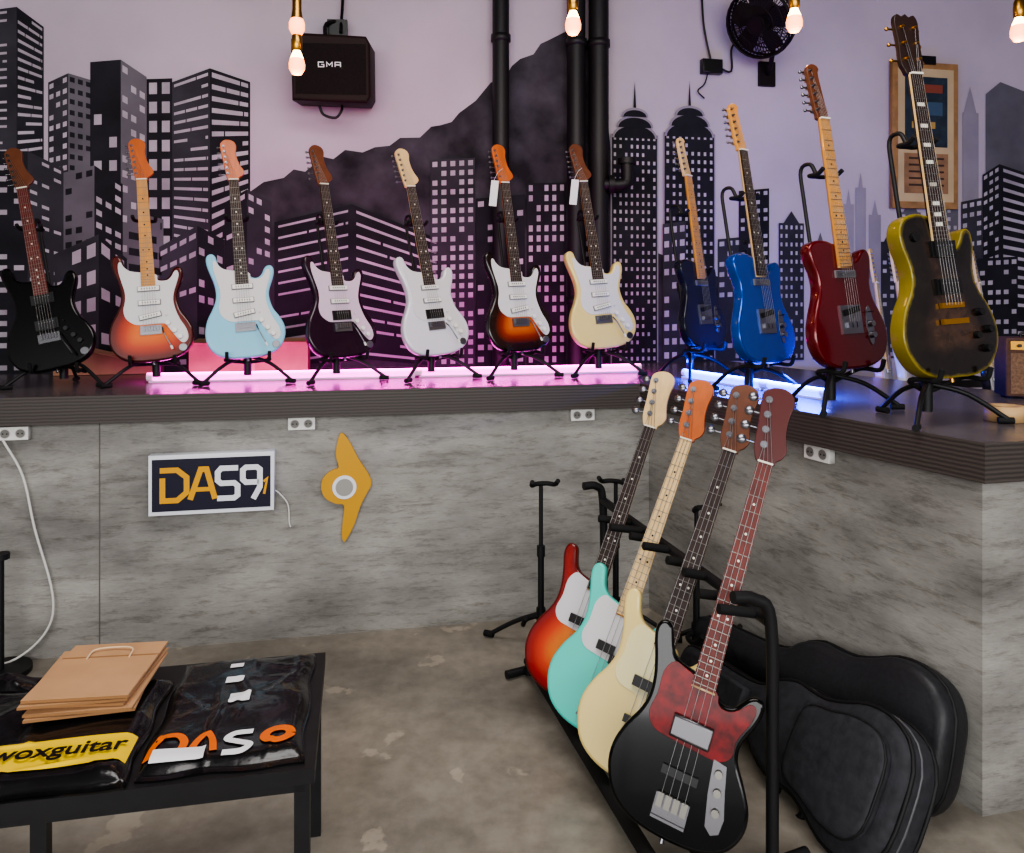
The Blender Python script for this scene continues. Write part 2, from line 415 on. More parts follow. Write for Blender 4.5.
# ------------------------------------------------------------------ room shell
m_floor=bpy.data.materials.new('concrete_floor'); m_floor.use_nodes=True
def floor_nodes():
    nt=m_floor.node_tree; b=nt.nodes['Principled BSDF']; N=nt.nodes.new; L=nt.links.new
    tc=N('ShaderNodeTexCoord')
    n1=N('ShaderNodeTexNoise'); n1.inputs['Scale'].default_value=1.6; n1.inputs['Detail'].default_value=9; n1.inputs['Roughness'].default_value=.6
    n2=N('ShaderNodeTexNoise'); n2.inputs['Scale'].default_value=16; n2.inputs['Detail'].default_value=9; n2.inputs['Roughness'].default_value=.65
    n3=N('ShaderNodeTexNoise'); n3.inputs['Scale'].default_value=4.2; n3.inputs['Detail'].default_value=6
    for n in (n1,n2,n3): L(tc.outputs['Object'],n.inputs['Vector'])
    r1=N('ShaderNodeValToRGB'); r1.color_ramp.elements[0].position=.32; r1.color_ramp.elements[1].position=.68
    r1.color_ramp.elements[0].color=lin((114,109,100)); r1.color_ramp.elements[1].color=lin((160,153,141)); L(n1.outputs['Fac'],r1.inputs['Fac'])
    r2=N('ShaderNodeValToRGB'); r2.color_ramp.elements[0].position=.32; r2.color_ramp.elements[1].position=.62
    r2.color_ramp.elements[0].color=(.62,.61,.60,1); r2.color_ramp.elements[1].color=(1,1,1,1); L(n2.outputs['Fac'],r2.inputs['Fac'])
    mx=N('ShaderNodeMix'); mx.data_type='RGBA'; mx.blend_type='MULTIPLY'; mx.inputs[0].default_value=.7
    L(r1.outputs['Color'],mx.inputs[6]); L(r2.outputs['Color'],mx.inputs[7])
    r3=N('ShaderNodeValToRGB'); r3.color_ramp.elements[0].position=.638; r3.color_ramp.elements[1].position=.655
    r3.color_ramp.elements[0].color=(0,0,0,1); r3.color_ramp.elements[1].color=(.34,.34,.34,1); L(n3.outputs['Fac'],r3.inputs['Fac'])
    mx2=N('ShaderNodeMix'); mx2.data_type='RGBA'; L(r3.outputs['Color'],mx2.inputs[0]); L(mx.outputs[2],mx2.inputs[6]); mx2.inputs[7].default_value=lin((196,186,168))
    L(mx2.outputs[2],b.inputs['Base Color'])
    rr=N('ShaderNodeMapRange'); rr.inputs[3].default_value=.22; rr.inputs[4].default_value=.5; L(n1.outputs['Fac'],rr.inputs[0]); L(rr.outputs[0],b.inputs['Roughness'])
    bp=N('ShaderNodeBump'); bp.inputs['Strength'].default_value=.06; L(n2.outputs['Fac'],bp.inputs['Height']); L(bp.outputs['Normal'],b.inputs['Normal'])
floor_nodes()
wallm=mat('lilac_wall_paint',(180,168,182),.75,noise=.11,nscale=1.6,bump=.02)
whitewall=mat('white_wall_paint',(190,186,186),.8,noise=.04,nscale=2)
ceilm=mat('ceiling_paint',(110,106,104),.9,noise=.04,nscale=2)

XL,XR,YF,ZC=-3.3,4.2,-3.0,3.35
def wy(X): return 4.2+.19*X
b=MB(); b.add([(XL,YF,0),(XR,YF,0),(XR,wy(XR),0),(XL,wy(XL),0),(XL,YF,-.1),(XR,YF,-.1),(XR,wy(XR),-.1),(XL,wy(XL),-.1)],[(0,1,2,3),(4,7,6,5),(0,4,5,1),(1,5,6,2),(2,6,7,3),(3,7,4,0)],m_floor); b.obj('floor')
b=MB(); b.add([(XL,YF,ZC),(XR,YF,ZC),(XR,wy(XR),ZC),(XL,wy(XL),ZC),(XL,YF,ZC+.1),(XR,YF,ZC+.1),(XR,wy(XR),ZC+.1),(XL,wy(XL),ZC+.1)],[(0,1,2,3),(4,7,6,5),(0,4,5,1),(1,5,6,2),(2,6,7,3),(3,7,4,0)],ceilm); b.obj('ceiling')
def wallq(name,p,q,t,m,z0=0,z1=ZC):
    b=MB(); p=Vector((p[0],p[1],0)); q=Vector((q[0],q[1],0)); n=Vector((t[0],t[1],0))
    vs=[p,q,q+n,p+n]; b.add([(v.x,v.y,z0) for v in vs]+[(v.x,v.y,z1) for v in vs],[(0,1,2,3),(4,7,6,5),(0,4,5,1),(1,5,6,2),(2,6,7,3),(3,7,4,0)],m); return b.obj(name)
wallq('wall_back',(XL,wy(XL)),(XR,wy(XR)),(-.019,.1),wallm)
wallq('wall_left',(XL,YF),(XL,wy(XL)),(-.1,0),whitewall)
wallq('wall_right',(XR,YF),(XR,wy(XR)),(.1,0),whitewall)
wallq('wall_front',(XL,YF),(XR,YF),(0,-.1),whitewall,0,.9)
wallq('wall_front_header',(XL,YF),(XR,YF),(0,-.1),whitewall,3.0,ZC)
b=MB()
for i in range(6):
    x=XL+.03+i*(XR-XL-.06)/5; b.box((x,YF-.05,1.95),(.06,.06,2.1),black_metal)
b.box(((XL+XR)/2,YF-.05,2.5),(XR-XL,.05,.05),black_metal)
b.obj('window_1')

# ------------------------------------------------------------------ mural on back wall (flat paint shapes)
K=1.0179
def W(s,z,o=0.0):
    X=s/K; return Vector((X+.1867*o,4.2+.19*X-.9824*o,z))
paint_dark=mat('mural_black',(32,32,38),.75,noise=.35,nscale=5,spec=.2)
paint_dk2=mat('mural_charcoal',(52,51,58),.75,noise=.35,nscale=4,spec=.2)
paint_grey=mat('mural_grey',(96,93,101),.75,noise=.25,nscale=4,spec=.2)
paint_lt=mat('mural_light_grey',(138,131,142),.75,noise=.12,nscale=4,spec=.2)
paint_white=mat('mural_window_white',(164,156,167),.75,noise=.22,nscale=6)
paint_mount=mat('mural_mountain',(58,55,62),.8,noise=.65,nscale=6,spec=.2)
mu=MB()
def mpoly(pts,m,lay): mu.add([W(s,z,.001+.0012*lay) for s,z in pts],[tuple(range(len(pts)))],m)
def bface(tl,tr,br,bl,m,lay,style=None,nr=10,nc=4,fill=.8,wm=paint_white,fx=.6,fz=.45):
    mpoly([tl,tr,br,bl],m,lay)
    tl,tr,br,bl=map(Vector,(tl,tr,br,bl))
    def P(a,c): return (tl.lerp(tr,a)).lerp(bl.lerp(br,a),c)
    if style=='grid':
        for i in range(nr):
            for j in range(nc):
                if random.random()>fill: continue
                a0=(j+.5-fx/2)/nc; a1=(j+.5+fx/2)/nc; c0=(i+.5-fz/2)/nr; c1=(i+.5+fz/2)/nr
                mpoly([P(a0,c0),P(a1,c0),P(a1,c1),P(a0,c1)],wm,lay+1)
    elif style=='stripe':
        for i in range(nr):
            c0=(i+.5-fz/2)/nr; c1=(i+.5+fz/2)/nr
            a=.05
            while a<.95:
                e=min(.95,a+random.uniform(.25,.9))
                if random.random()<fill: mpoly([P(a,c0),P(e,c0),P(e,c1),P(a,c1)],wm,lay+1)
                a=e+.03
ZB=1.0
mpoly([(-1.45,1.80),(-1.39,1.89),(-1.30,1.96),(-1.20,1.985),(-1.15,2.03),(-1.093,2.02),(-1.0,2.10),(-.95,2.09),(-.89,2.14),(-.80,2.13),(-.735,2.16),(-.66,2.17),(-.605,2.214),(-.5,2.22),(-.44,2.28),(-.39,2.29),(-.33,2.31),(-.29,2.36),(-.2,2.43),(-.12,2.53),(-.03,2.58),(.0,2.63),(.045,2.67),(.12,2.70),(.16,2.76),(.2,2.78),(.29,2.83),(.36,2.86),(.47,2.74),(.53,2.5),(.56,2.2),(.60,1.9),(.75,1.65),(1.3,1.45),(1.6,1.3),(1.6,ZB),(-1.45,ZB)],paint_mount,0)
# left skyline
bface((-3.3,2.60),(-2.45,2.78),(-2.45,1.9),(-3.3,1.9),paint_dk2,1,'stripe',22,1,.8,fz=.3)
bface((-2.45,2.78),(-2.33,2.69),(-2.33,1.7),(-2.45,1.6),paint_dark,1,'stripe',26,1,.85,fz=.35)
bface((-2.31,2.42),(-2.22,2.47),(-2.22,1.6),(-2.31,1.6),paint_dk2,1,'grid',16,3,.9)
bface((-2.22,2.47),(-2.11,2.44),(-2.11,1.6),(-2.22,1.6),paint_grey,1,'grid',16,3,.8,wm=paint_dark)
bface((-2.12,2.53),(-1.98,2.55),(-1.98,1.5),(-2.12,1.5),paint_dark,2,'grid',9,2,.35,fx=.5)
bface((-1.98,2.55),(-1.86,2.47),(-1.86,1.5),(-1.98,1.5),paint_grey,2,'grid',14,3,.75,wm=paint_white)
bface((-1.86,2.46),(-1.74,2.47),(-1.74,1.6),(-1.86,1.6),paint_dark,1,'grid',9,2,.85,fx=.62,fz=.6)
bface((-1.74,2.45),(-1.56,2.53),(-1.56,1.62),(-1.74,1.66),paint_dk2,3,'stripe',17,1,.9,fz=.3)
bface((-1.56,2.53),(-1.365,2.47),(-1.365,1.75),(-1.56,1.62),paint_dark,3,'stripe',15,1,.95,fz=.42)
bface((-3.3,2.05),(-2.40,2.08),(-2.40,1.0),(-3.3,1.0),paint_dark,4,'grid',20,12,.4)
bface((-2.40,2.08),(-2.24,2.0),(-2.24,1.0),(-2.40,1.0),paint_dk2,4,'grid',20,3,.5,fz=.3)
bface((-2.24,1.98),(-2.10,2.02),(-2.10,1.0),(-2.24,1.0),paint_grey,4,'grid',15,3,.6,wm=paint_dark)
bface((-2.10,2.02),(-1.97,1.93),(-1.97,1.0),(-2.10,1.0),paint_dark,4,'grid',16,3,.45)
bface((-2.28,1.58),(-2.08,1.68),(-2.08,1.0),(-2.28,1.0),paint_dk2,6,'grid',5,3,.8,fx=.6,fz=.5)
bface((-2.08,1.68),(-1.95,1.56),(-1.95,1.0),(-2.08,1.0),paint_dark,6,'grid',6,2,.6,fx=.6,fz=.5)
bface((-1.95,1.80),(-1.78,1.76),(-1.78,1.0),(-1.95,1.0),paint_grey,5,'stripe',10,1,.6,wm=paint_dark)
bface((-1.80,1.62),(-1.62,1.73),(-1.62,1.0),(-1.80,1.0),paint_dk2,6,'grid',8,4,.7,fx=.7,fz=.3)
bface((-1.62,1.73),(-1.49,1.66),(-1.49,1.0),(-1.62,1.0),paint_dark,6,'grid',9,3,.5)
bface((-1.49,1.85),(-1.38,1.92),(-1.38,1.0),(-1.49,1.0),paint_dark,5,'grid',16,2,.3)
bface((-1.38,1.92),(-1.26,1.86),(-1.26,1.0),(-1.38,1.0),paint_dk2,5,'grid',14,3,.3)
# centre long building
bface((-1.245,1.755),(-.855,1.855),(-.855,1.05),(-1.245,1.0),paint_dark,7,'stripe',13,1,.95,fz=.2)
bface((-.855,1.855),(-.39,1.675),(-.39,1.0),(-.855,1.05),paint_dark,7,'stripe',13,1,.95,fz=.24)
bface((-.445,2.10),(-.205,2.12),(-.205,1.0),(-.445,1.0),paint_dk2,8,'grid',22,5,.85,fx=.55,fz=.55)
bface((-.20,1.90),(.07,1.93),(.07,1.0),(-.20,1.0),paint_dark,8,'grid',14,5,.4)
bface((.08,1.99),(.30,2.0),(.30,1.0),(.08,1.0),paint_dark,9,'grid',18,5,.8,fx=.5,fz=.6)
bface((.30,1.8),(.56,1.82),(.56,1.0),(.30,1.0),paint_dk2,8,'grid',14,5,.5)
# twin domed towers
for s0,s1,zt in ((.565,.83,2.28),(.875,1.175,2.30)):
    mpoly([(s0-.008,1.0),(s0-.008,zt),(s1+.008,zt),(s1+.008,1.0)],paint_lt,9)
    bface((s0,zt),(s1,zt),(s1,1.0),(s0,1.0),paint_dark,10,'grid',28,8,.85,fx=.4,fz=.45)
    c=(s0+s1)/2; R=(s1-s0)/2
    for j,(sc,zz) in enumerate(((1.0,0),(.82,.06),(.6,.12))):
        arc=[(c+R*sc*math.cos(t),zt+zz-.02+R*.62*sc*math.sin(t)) for t in [math.pi*k/14 for k in range(15)]]
        mpoly(arc,paint_lt,11+2*j)
        arc=[(c+(R*sc-.012)*math.cos(t),zt+zz-.022+(R*.62*sc-.012)*math.sin(t)) for t in [math.pi*k/14 for k in range(15)]]
        mpoly(arc,paint_dark,12+2*j)
    mpoly([(c-.008,zt+.15),(c+.008,zt+.15),(c,zt+.30)],paint_dark,12)
bface((.86,1.78),(1.0,1.80),(1.0,1.0),(.86,1.0),paint_dk2,18,'grid',10,3,.6)
bface((1.20,1.70),(1.40,1.72),(1.40,1.0),(1.20,1.0),paint_dk2,5,'grid',12,4,.6)
bface((1.33,1.98),(1.52,2.0),(1.52,1.0),(1.33,1.0),paint_dark,6,'grid',20,4,.7,fx=.5)
bface((1.58,1.80),(1.74,1.80),(1.74,1.0),(1.58,1.0),paint_dk2,8,'grid',16,5,.8,fx=.4)
mpoly([(1.61,1.80),(1.66,1.87),(1.71,1.80)],paint_dk2,8)
for s0,s1,zt,m in ((1.80,1.90,1.66,paint_grey),(1.90,2.0,1.58,paint_dk2),(2.00,2.07,1.92,paint_lt),(2.08,2.15,2.02,paint_lt),(2.17,2.25,1.86,paint_lt),(2.25,2.40,1.70,paint_dk2),(2.38,2.52,1.88,paint_grey),(2.5,2.66,1.78,paint_dk2),(2.65,2.78,1.92,paint_grey)):
    bface((s0,zt),(s1,zt),(s1,1.0),(s0,1.0),m,3,'grid',int((zt-1)*20),3,.5 if m!=paint_lt else 0,fx=.5)
    mpoly([(s0+.02,zt),((s0+s1)/2,zt+.09),(s1-.02,zt)],m,3)
bface((2.81,2.5),(2.925,2.5),(2.925,1.0),(2.81,1.0),paint_lt,2)
mpoly([(2.82,2.5),(2.865,2.66),(2.91,2.5)],paint_lt,2)
bface((2.975,2.62),(3.08,2.70),(3.08,1.0),(2.975,1.0),paint_grey,2)
bface((3.08,2.70),(3.5,2.58),(3.5,1.0),(3.08,1.0),paint_grey,2)
bface((2.80,1.95),(2.95,1.98),(2.95,1.0),(2.80,1.0),paint_dk2,4,'grid',16,3,.6)
bface((2.95,2.12),(3.07,2.19),(3.07,1.0),(2.95,1.0),paint_dark,5,'grid',22,3,.7)
bface((3.07,2.19),(3.6,2.05),(3.6,1.0),(3.07,1.0),paint_dark,5,'stripe',20,3,.8,fz=.35)
bface((2.86,1.6),(3.2,1.62),(3.2,1.0),(2.86,1.0),paint_dark,7,'grid',10,6,.6)
mu.obj('city_skyline_mural')

# vertical pipes on wall, rising from the counter top
for i,(s,r) in enumerate(((-.075,.045),(.34,.05),(.465,.055))):
    b=MB(); p=W(s,0,r+.03)
    pm=mat('pipe_paint',(24,23,26),.5,noise=.2,nscale=3)
    b.cyl((p.x,p.y,1.0),(p.x,p.y,ZC),r,pm,n=20)
    for z in (1.35,2.75): b.lathe([(r,-.02),(r+.008,-.018),(r+.008,.018),(r,.02)],(p.x,p.y,z),pm)
    if i==2:
        b.tube([(p.x+.03,p.y-.02,1.98),(p.x+.12,p.y-.03,1.98),(p.x+.15,p.y-.03,2.0),(p.x+.15,p.y-.03,2.1)],.034,pm,n=12)
        b.cyl((p.x+.15,p.y-.03,2.09),(p.x+.15,p.y-.03,2.12),.05,pm)
        b.cyl((p.x+.05,p.y-.03,1.98),(p.x+.08,p.y-.03,1.98),.05,pm)
    b.obj('wall_pipe')

# ------------------------------------------------------------------ counter
m_conc=bpy.data.materials.new('concrete_laminate'); m_conc.use_nodes=True
def conc_nodes():
    nt=m_conc.node_tree; b=nt.nodes['Principled BSDF']; N=nt.nodes.new; L=nt.links.new
    tc=N('ShaderNodeTexCoord')
    def noise(sc,zs,det,ro,dist=0):
        mp=N('ShaderNodeMapping'); mp.inputs['Scale'].default_value=(1,1,zs); L(tc.outputs['Object'],mp.inputs['Vector'])
        n=N('ShaderNodeTexNoise'); n.inputs['Scale'].default_value=sc; n.inputs['Detail'].default_value=det; n.inputs['Roughness'].default_value=ro
        n.inputs['Distortion'].default_value=dist
        L(mp.outputs['Vector'],n.inputs['Vector']); return n
    n1=noise(1.6,2.6,12,.62); n2=noise(8,5.5,10,.8,.3); n3=noise(40,8,6,.7)
    r1=N('ShaderNodeValToRGB'); e=r1.color_ramp.elements; e[0].position=.32; e[1].position=.68
    e[0].color=lin((114,112,108)); e[1].color=lin((170,168,162)); L(n1.outputs['Fac'],r1.inputs['Fac'])
    r2=N('ShaderNodeValToRGB'); r2.color_ramp.elements[0].position=.36; r2.color_ramp.elements[1].position=.50
    r2.color_ramp.elements[0].color=(.44,.42,.39,1); r2.color_ramp.elements[1].color=(1,1,1,1); L(n2.outputs['Fac'],r2.inputs['Fac'])
    r3=N('ShaderNodeValToRGB'); r3.color_ramp.elements[0].position=.3; r3.color_ramp.elements[1].position=.6
    r3.color_ramp.elements[0].color=(.80,.80,.80,1); r3.color_ramp.elements[1].color=(1,1,1,1); L(n3.outputs['Fac'],r3.inputs['Fac'])
    mx=N('ShaderNodeMix'); mx.data_type='RGBA'; mx.blend_type='MULTIPLY'; mx.inputs[0].default_value=.75; L(r1.outputs['Color'],mx.inputs[6]); L(r2.outputs['Color'],mx.inputs[7])
    mx3=N('ShaderNodeMix'); mx3.data_type='RGBA'; mx3.blend_type='MULTIPLY'; mx3.inputs[0].default_value=1; L(mx.outputs[2],mx3.inputs[6]); L(r3.outputs['Color'],mx3.inputs[7])
    L(mx3.outputs[2],b.inputs['Base Color']); b.inputs['Roughness'].default_value=.6
conc_nodes()
m_top=mat('counter_top_laminate',(88,82,84),.25,noise=.2,nscale=8,stretch=(1,4,1))
m_band=bpy.data.materials.new('counter_edge_ribbed'); m_band.use_nodes=True
def band_nodes():
    nt=m_band.node_tree; b=nt.nodes['Principled BSDF']; N=nt.nodes.new; L=nt.links.new
    tc=N('ShaderNodeTexCoord'); w=N('ShaderNodeTexWave'); w.bands_direction='Z'; w.inputs['Scale'].default_value=26; w.inputs['Distortion'].default_value=1.2
    w.inputs['Detail'].default_value=3
    L(tc.outputs['Object'],w.inputs['Vector'])
    r=N('ShaderNodeValToRGB'); r.color_ramp.elements[0].color=lin((46,41,39)); r.color_ramp.elements[1].color=lin((72,65,61)); L(w.outputs['Fac'],r.inputs['Fac'])
    L(r.outputs['Color'],b.inputs['Base Color']); b.inputs['Roughness'].default_value=.5
band_nodes()
def edgeY(X): return 3.215+.1987*X
C=Vector((.553,3.325)); D=Vector((1.2145,1.977)); rd=Vector((.4405,-.8977)); rn=Vector((.8977,.4405))
D2=D+Vector((.97,.22))*1.15
XW=XL+.02
top=[(XW,edgeY(XW)),(C.x,C.y),(D.x,D.y),(D2.x,D2.y),]
L_=(4.2+.19*D2.x-D2.y)/(.8977+.19*.4405); Bk=Vector((D2.x-.4405*L_,D2.y+.8977*L_-.004))
poly=top+[(Bk.x,Bk.y),(XW,wy(XW)-.006)]
cb=MB()
n=len(poly)
zt,zb=1.0,.895
cb.add([(x,y,zt) for x,y in poly],[tuple(range(n))],m_top)
cb.add([(x,y,zb) for x,y in poly],[tuple(range(n))],m_band)
cb.add([(x,y,zt) for x,y in poly]+[(x,y,zb) for x,y in poly],[(i,(i+1)%n,n+(i+1)%n,n+i) for i in range(n)],m_band)
o1=.06
base=[(XW,edgeY(XW)+o1),(C.x+.05,C.y+.068),(D.x+.030,D.y+.060),(D2.x-.03,D2.y+.05),(Bk.x-.04,Bk.y-.04),(XW,wy(XW)-.02)]
n=len(base)
cb.add([(x,y,0) for x,y in base]+[(x,y,zb) for x,y in base],[(i,(i+1)%n,n+(i+1)%n,n+i) for i in range(n)],m_conc)
seam=mat('panel_seam',(96,93,88),.8)
def facept(X,z,o=0): return Vector((X+.195*o,edgeY(X)+o1-.981*o,z))
for X in (-1.585,):
    p=facept(X,.447,.0005); cb.box(p,(.004,.004,.893),seam,Matrix.Rotation(math.atan(.1987),3,'Z'))
cb.obj('bar_counter')

RL=Matrix.Rotation(math.atan(.1987),4,'Z')
def onface(X,z,o=0):
    M=RL.copy(); M.translation=facept(X,z,o); return M
def onright(t,z,o=0):
    p=Vector(base[1]).lerp(Vector(base[2]),t); d=(Vector(base[2])-Vector(base[1])).normalized()
    M=Matrix.Rotation(math.atan2(d.y,d.x),4,'Z'); nn=Vector((d.y,-d.x)); p=p+nn*o
    M.translation=(p.x,p.y,z); return M
def socket(M):
    b=MB(); b.M=M
    w,h=.105,.05
    b.plate([(-w/2,-h/2),(w/2,-h/2),(w/2,h/2),(-w/2,h/2)],-.028,0,whitep,r=.004)
    for x in (-.026,.026):
        b.cyl((x,-.0285,0),(x,-.024,0),.019,mat('socket_ring',(205,205,200),.5),n=18)
        b.cyl((x,-.0290,0),(x,-.026,0),.016,mat('socket_well',(120,118,114),.6),n=18)
        for k in (-.007,.007): b.cyl((x+k,-.0296,0),(x+k,-.027,0),.003,blackp,n=6)
    return b.obj('wall_socket')
socket(onface(-.847,.865,.002)); socket(onface(.2988,.865,.002)); socket(onface(-1.87,.862,.002)); socket(onright(.645,.865,.002))

# sign
navy=mat('sign_navy',(22,22,44),.4); ygold=mat('sign_gold',(222,160,20),.45); swhite=mat('sign_white',(225,228,235),.4)
sg=MB(); sg.M=onface(-1.175,.648,.002)
w,h=.462,.232
sg.plate([(-w/2,-h/2),(w/2,-h/2),(w/2,h/2),(-w/2,h/2)],-.05,0,swhite,r=.003)
w2,h2=.436,.2
sg.box((0,-.0505,0),(w2,.003,h2),navy)
def stroke(b,pts,wd,m,y=-.054,cl=False):
    P=[Vector(p) for p in pts]; n=len(P)
    L=[];R=[]
    for i in range(n):
        if 0<i<n-1 :
            a=(P[i]-P[i-1]).normalized(); c=(P[i+1]-P[i]).normalized(); t=(a+c)
            t=t.normalized() if t.length>1e-6 else a
            k=1/max(.5,math.sqrt(max(.01,(1+a.dot(c))/2)))
        else:
            t=((P[1]-P[0]) if i==0 else (P[-1]-P[-2])).normalized(); k=1
        nn=Vector((-t.y,t.x))*wd/2*k; L.append(P[i]+nn); R.append(P[i]-nn)
    vs=[(p.x,y,p.y) for p in L]+[(p.x,y,p.y) for p in R]
    fs=[(i,i+1,n+i+1,n+i) for i in range(n-1)]
    b.add(vs,fs,m)
H=.060; lw=.021
SH=.97
def sgs(pts,wd,m,y=-.0545): stroke(sg,[(x*SH,z*SH) for x,z in pts],wd,m,y)
sgs([(-.195,H),(-.13,H),(-.095,.03),(-.095,-.03),(-.13,-H),(-.185,-H),(-.185,.03)],lw,ygold)
sgs([(-.082,-H),(-.042,H),(-.02,H),(.012,-H)],lw,ygold,-.0548); sgs([(-.07,-.02),(-.005,-.02)],lw*.8,ygold,-.0551)
sgs([(.10,H),(.035,H),(.022,.045),(.022,.012),(.035,0),(.085,0),(.098,-.012),(.098,-.05),(.085,-H),(.02,-H)],lw,swhite)
sgs([(.182,0),(.13,0),(.118,.012),(.118,.05),(.13,H),(.172,H),(.184,.05),(.184,-.02),(.158,-H-.008)],lw,swhite)
sgs([(.198,.0),(.212,.012),(.200,-.05)],.010,ygold,-.0548)
sgo=sg.obj('shop_sign')
wm=mat('white_cable',(215,215,210),.5)
def cable(pts,r,name,m=wm):
    b=MB(); b.tube(pts,r,m,n=6,sm=6); return b.obj(name)
cable([facept(-.948,.60,.012),facept(-.93,.585,.012),facept(-.90,.54,.010),facept(-.895,.47,.010),facept(-.89,.45,.010)],.003,'sign_cable')
cable([facept(-1.90,.84,.035),facept(-1.84,.70,.02),facept(-1.80,.5,.02),facept(-1.74,.25,.02),facept(-1.755,.12,.03),facept(-1.85,.03,.05),facept(-1.98,.01,.08)],.0045,'power_cable')
em=MB(); em.M=onface(-.677,.601,.002)
must=mat('mustard_emblem',(200,148,34),.45)
u=.00408
pts=[(-5,54),(4,44),(12,28),(22,12),(25,2),(20,-8),(14,-20),(8,-38),(-1,-54),(-4,-48),(-3,-32),(-2,-18),(-10,-16),(-20,-10),(-24,0),(-22,10),(-14,17),(-7,20),(-10,34)]
em.plate([(p.x*u,p.y*u) for p in spline(pts,3)],-.018,0,must,r=.001)
ring=[(math.cos(2*math.pi*k/32),math.sin(2*math.pi*k/32)) for k in range(32)]
em.plate([(x*.048-.006,z*.048) for x,z in ring],-.021,-.017,swhite,r=.001)
em.plate([(x*.035-.006,z*.035) for x,z in ring],-.0225,-.020,mat('emblem_grey',(150,148,144),.5),r=.001)
em.obj('wall_emblem')

# ------------------------------------------------------------------ finishes
cyan=mat('paint_sonic_blue',(136,200,226),.25,coat=.5)
black=mat('paint_black',(5,5,6),.2,coat=.3,spec=.2)
whitef=mat('paint_white',(214,212,222),.25,coat=.5)
creamf=mat('paint_cream',(224,202,130),.3,coat=.4)
tealf=mat('paint_seafoam',(70,206,190),.3,coat=.4)
bluef=mat('paint_metallic_blue',(4,66,156),.25,.45,coat=.5)
redf=mat('paint_metallic_red',(92,3,14),.25,.3,coat=.5)
navyf=mat('paint_dark_navy',(14,17,36),.25,coat=.3,spec=.3)
purp=mat('paint_dark_plum',(36,10,32),.25,coat=.3,spec=.3)
sun_o=burst_mat('sunburst_orange',[(0,(60,8,4)),(.25,(110,18,5)),(.6,(184,54,8)),(1,(220,106,24))])
sun_d=burst_mat('sunburst_dark',[(0,(12,5,4)),(.35,(40,10,6)),(.7,(130,38,10)),(1,(190,94,30))],coat=.4)
sun_r=burst_mat('sunburst_cherry',[(0,(96,8,6)),(.3,(150,16,8)),(.65,(206,60,10)),(1,(226,120,24))],coat=.35)
lpb=burst_mat('yellow_black_burl',[(0,(150,134,34)),(.05,(120,104,28)),(.12,(24,19,13)),(.6,(28,18,14)),(1,(76,52,38))],mottled=.85,coat=.25)
lpe=mat('olive_yellow_edge',(122,108,26),.35,coat=.2)
pearl=mat('guard_white',(208,206,209),.35,coat=.15)
pinkg=mat('guard_mint',(206,184,204),.35,coat=.15)

def az(a,z=.12): a=math.radians(a); return Vector((math.sin(a),-math.cos(a),z))
def put(kind,body,bx,tx,zb,azm,sc=1.0,by=None,ty=None,zf=1.0,**kw):
    if by is None: by=3.515+.1987*bx; ty=by+.17
    L={'strat':.98,'tele':.98,'lp':1.0,'bass':1.17}[kind]*sc
    dx,dy=tx-bx,ty-by; dz=math.sqrt(L*L-dx*dx-dy*dy)
    bs=Vector((bx,by,zb)); d=Vector((dx,dy,dz))
    guitar('electric_guitar',kind,body,base=bs,d=d,face=az(azm),sc=sc,**kw)
    return bs,d,L
def putst(*a,**k):
    bs,d,L=put(*a,**k); stand(bs,d,az(a[5]),1.0,L,k.get('sc',1.0)); return bs,d,L

putst('strat',black,-1.858,-2.13,1.075,14,board=redwood,neck=brownhead,head=brownhead,pups='HH',hw=mat('dark_chrome',(110,110,114),.25,1.0))
putst('strat',sun_o,-1.496,-1.636,1.10,18,guard=pearl,board=maple,neck=maple,head=orangemaple)
putst('strat',cyan,-1.128,-1.266,1.11,20,guard=pearl,board=rosewood,neck=orangemaple,head=orangemaple)
putst('strat',purp,-.731,-.901,1.105,38,guard=pinkg,board=rosewood,neck=brownhead,head=brownhead,pups='HSS')
putst('strat',whitef,-.323,-.521,1.11,33,guard=pearl,board=rosewood,neck=palemaple,head=palemaple,pups='HSS')
g6=putst('strat',sun_d,.046,-.067,1.12,25,guard=pearl,board=rosewood,neck=orangemaple,head=orangemaple,sc=1.01)
g7=putst('strat',creamf,.440,.311,1.13,18,guard=pearl,board=rosewood,neck=maple,head=brownhead,sc=1.02)
putst('tele',navyf,.869,.772,1.14,42,by=3.45,ty=3.58,board=maple,neck=maple,head=palemaple,sc=1.0)
putst('tele',bluef,.9475,.849,1.125,36,by=2.85,ty=3.0,board=rosewood,neck=palemaple,head=maple,sc=1.03)
putst('tele',redf,1.104,1.010,1.14,27,by=2.5,ty=2.62,board=maple,neck=maple,head=brownhead,sc=1.05)
putst('lp',lpb,1.2786,1.178,1.14,20,by=2.24,ty=2.36,board=rosewood,neck=rosewood,head=darkhead,sc=1.11,hw=gold,edge=lpe,binding=palemaple)

for bs,d,L in (g6,g7):
    b=MB(); p=bs+d.normalized()*L*.76+Vector((-.045,-.05,0))
    b.box(p,(.035,.002,.12),mat('paper_tag',(225,225,228),.7),Matrix.Rotation(.1,3,'Y'))
    b.tube([p+Vector((0,0,.06)),p+Vector((.02,.01,.10)),p+Vector((.04,.03,.12))],.001,whitep,n=5)
    b.obj('price_tag')

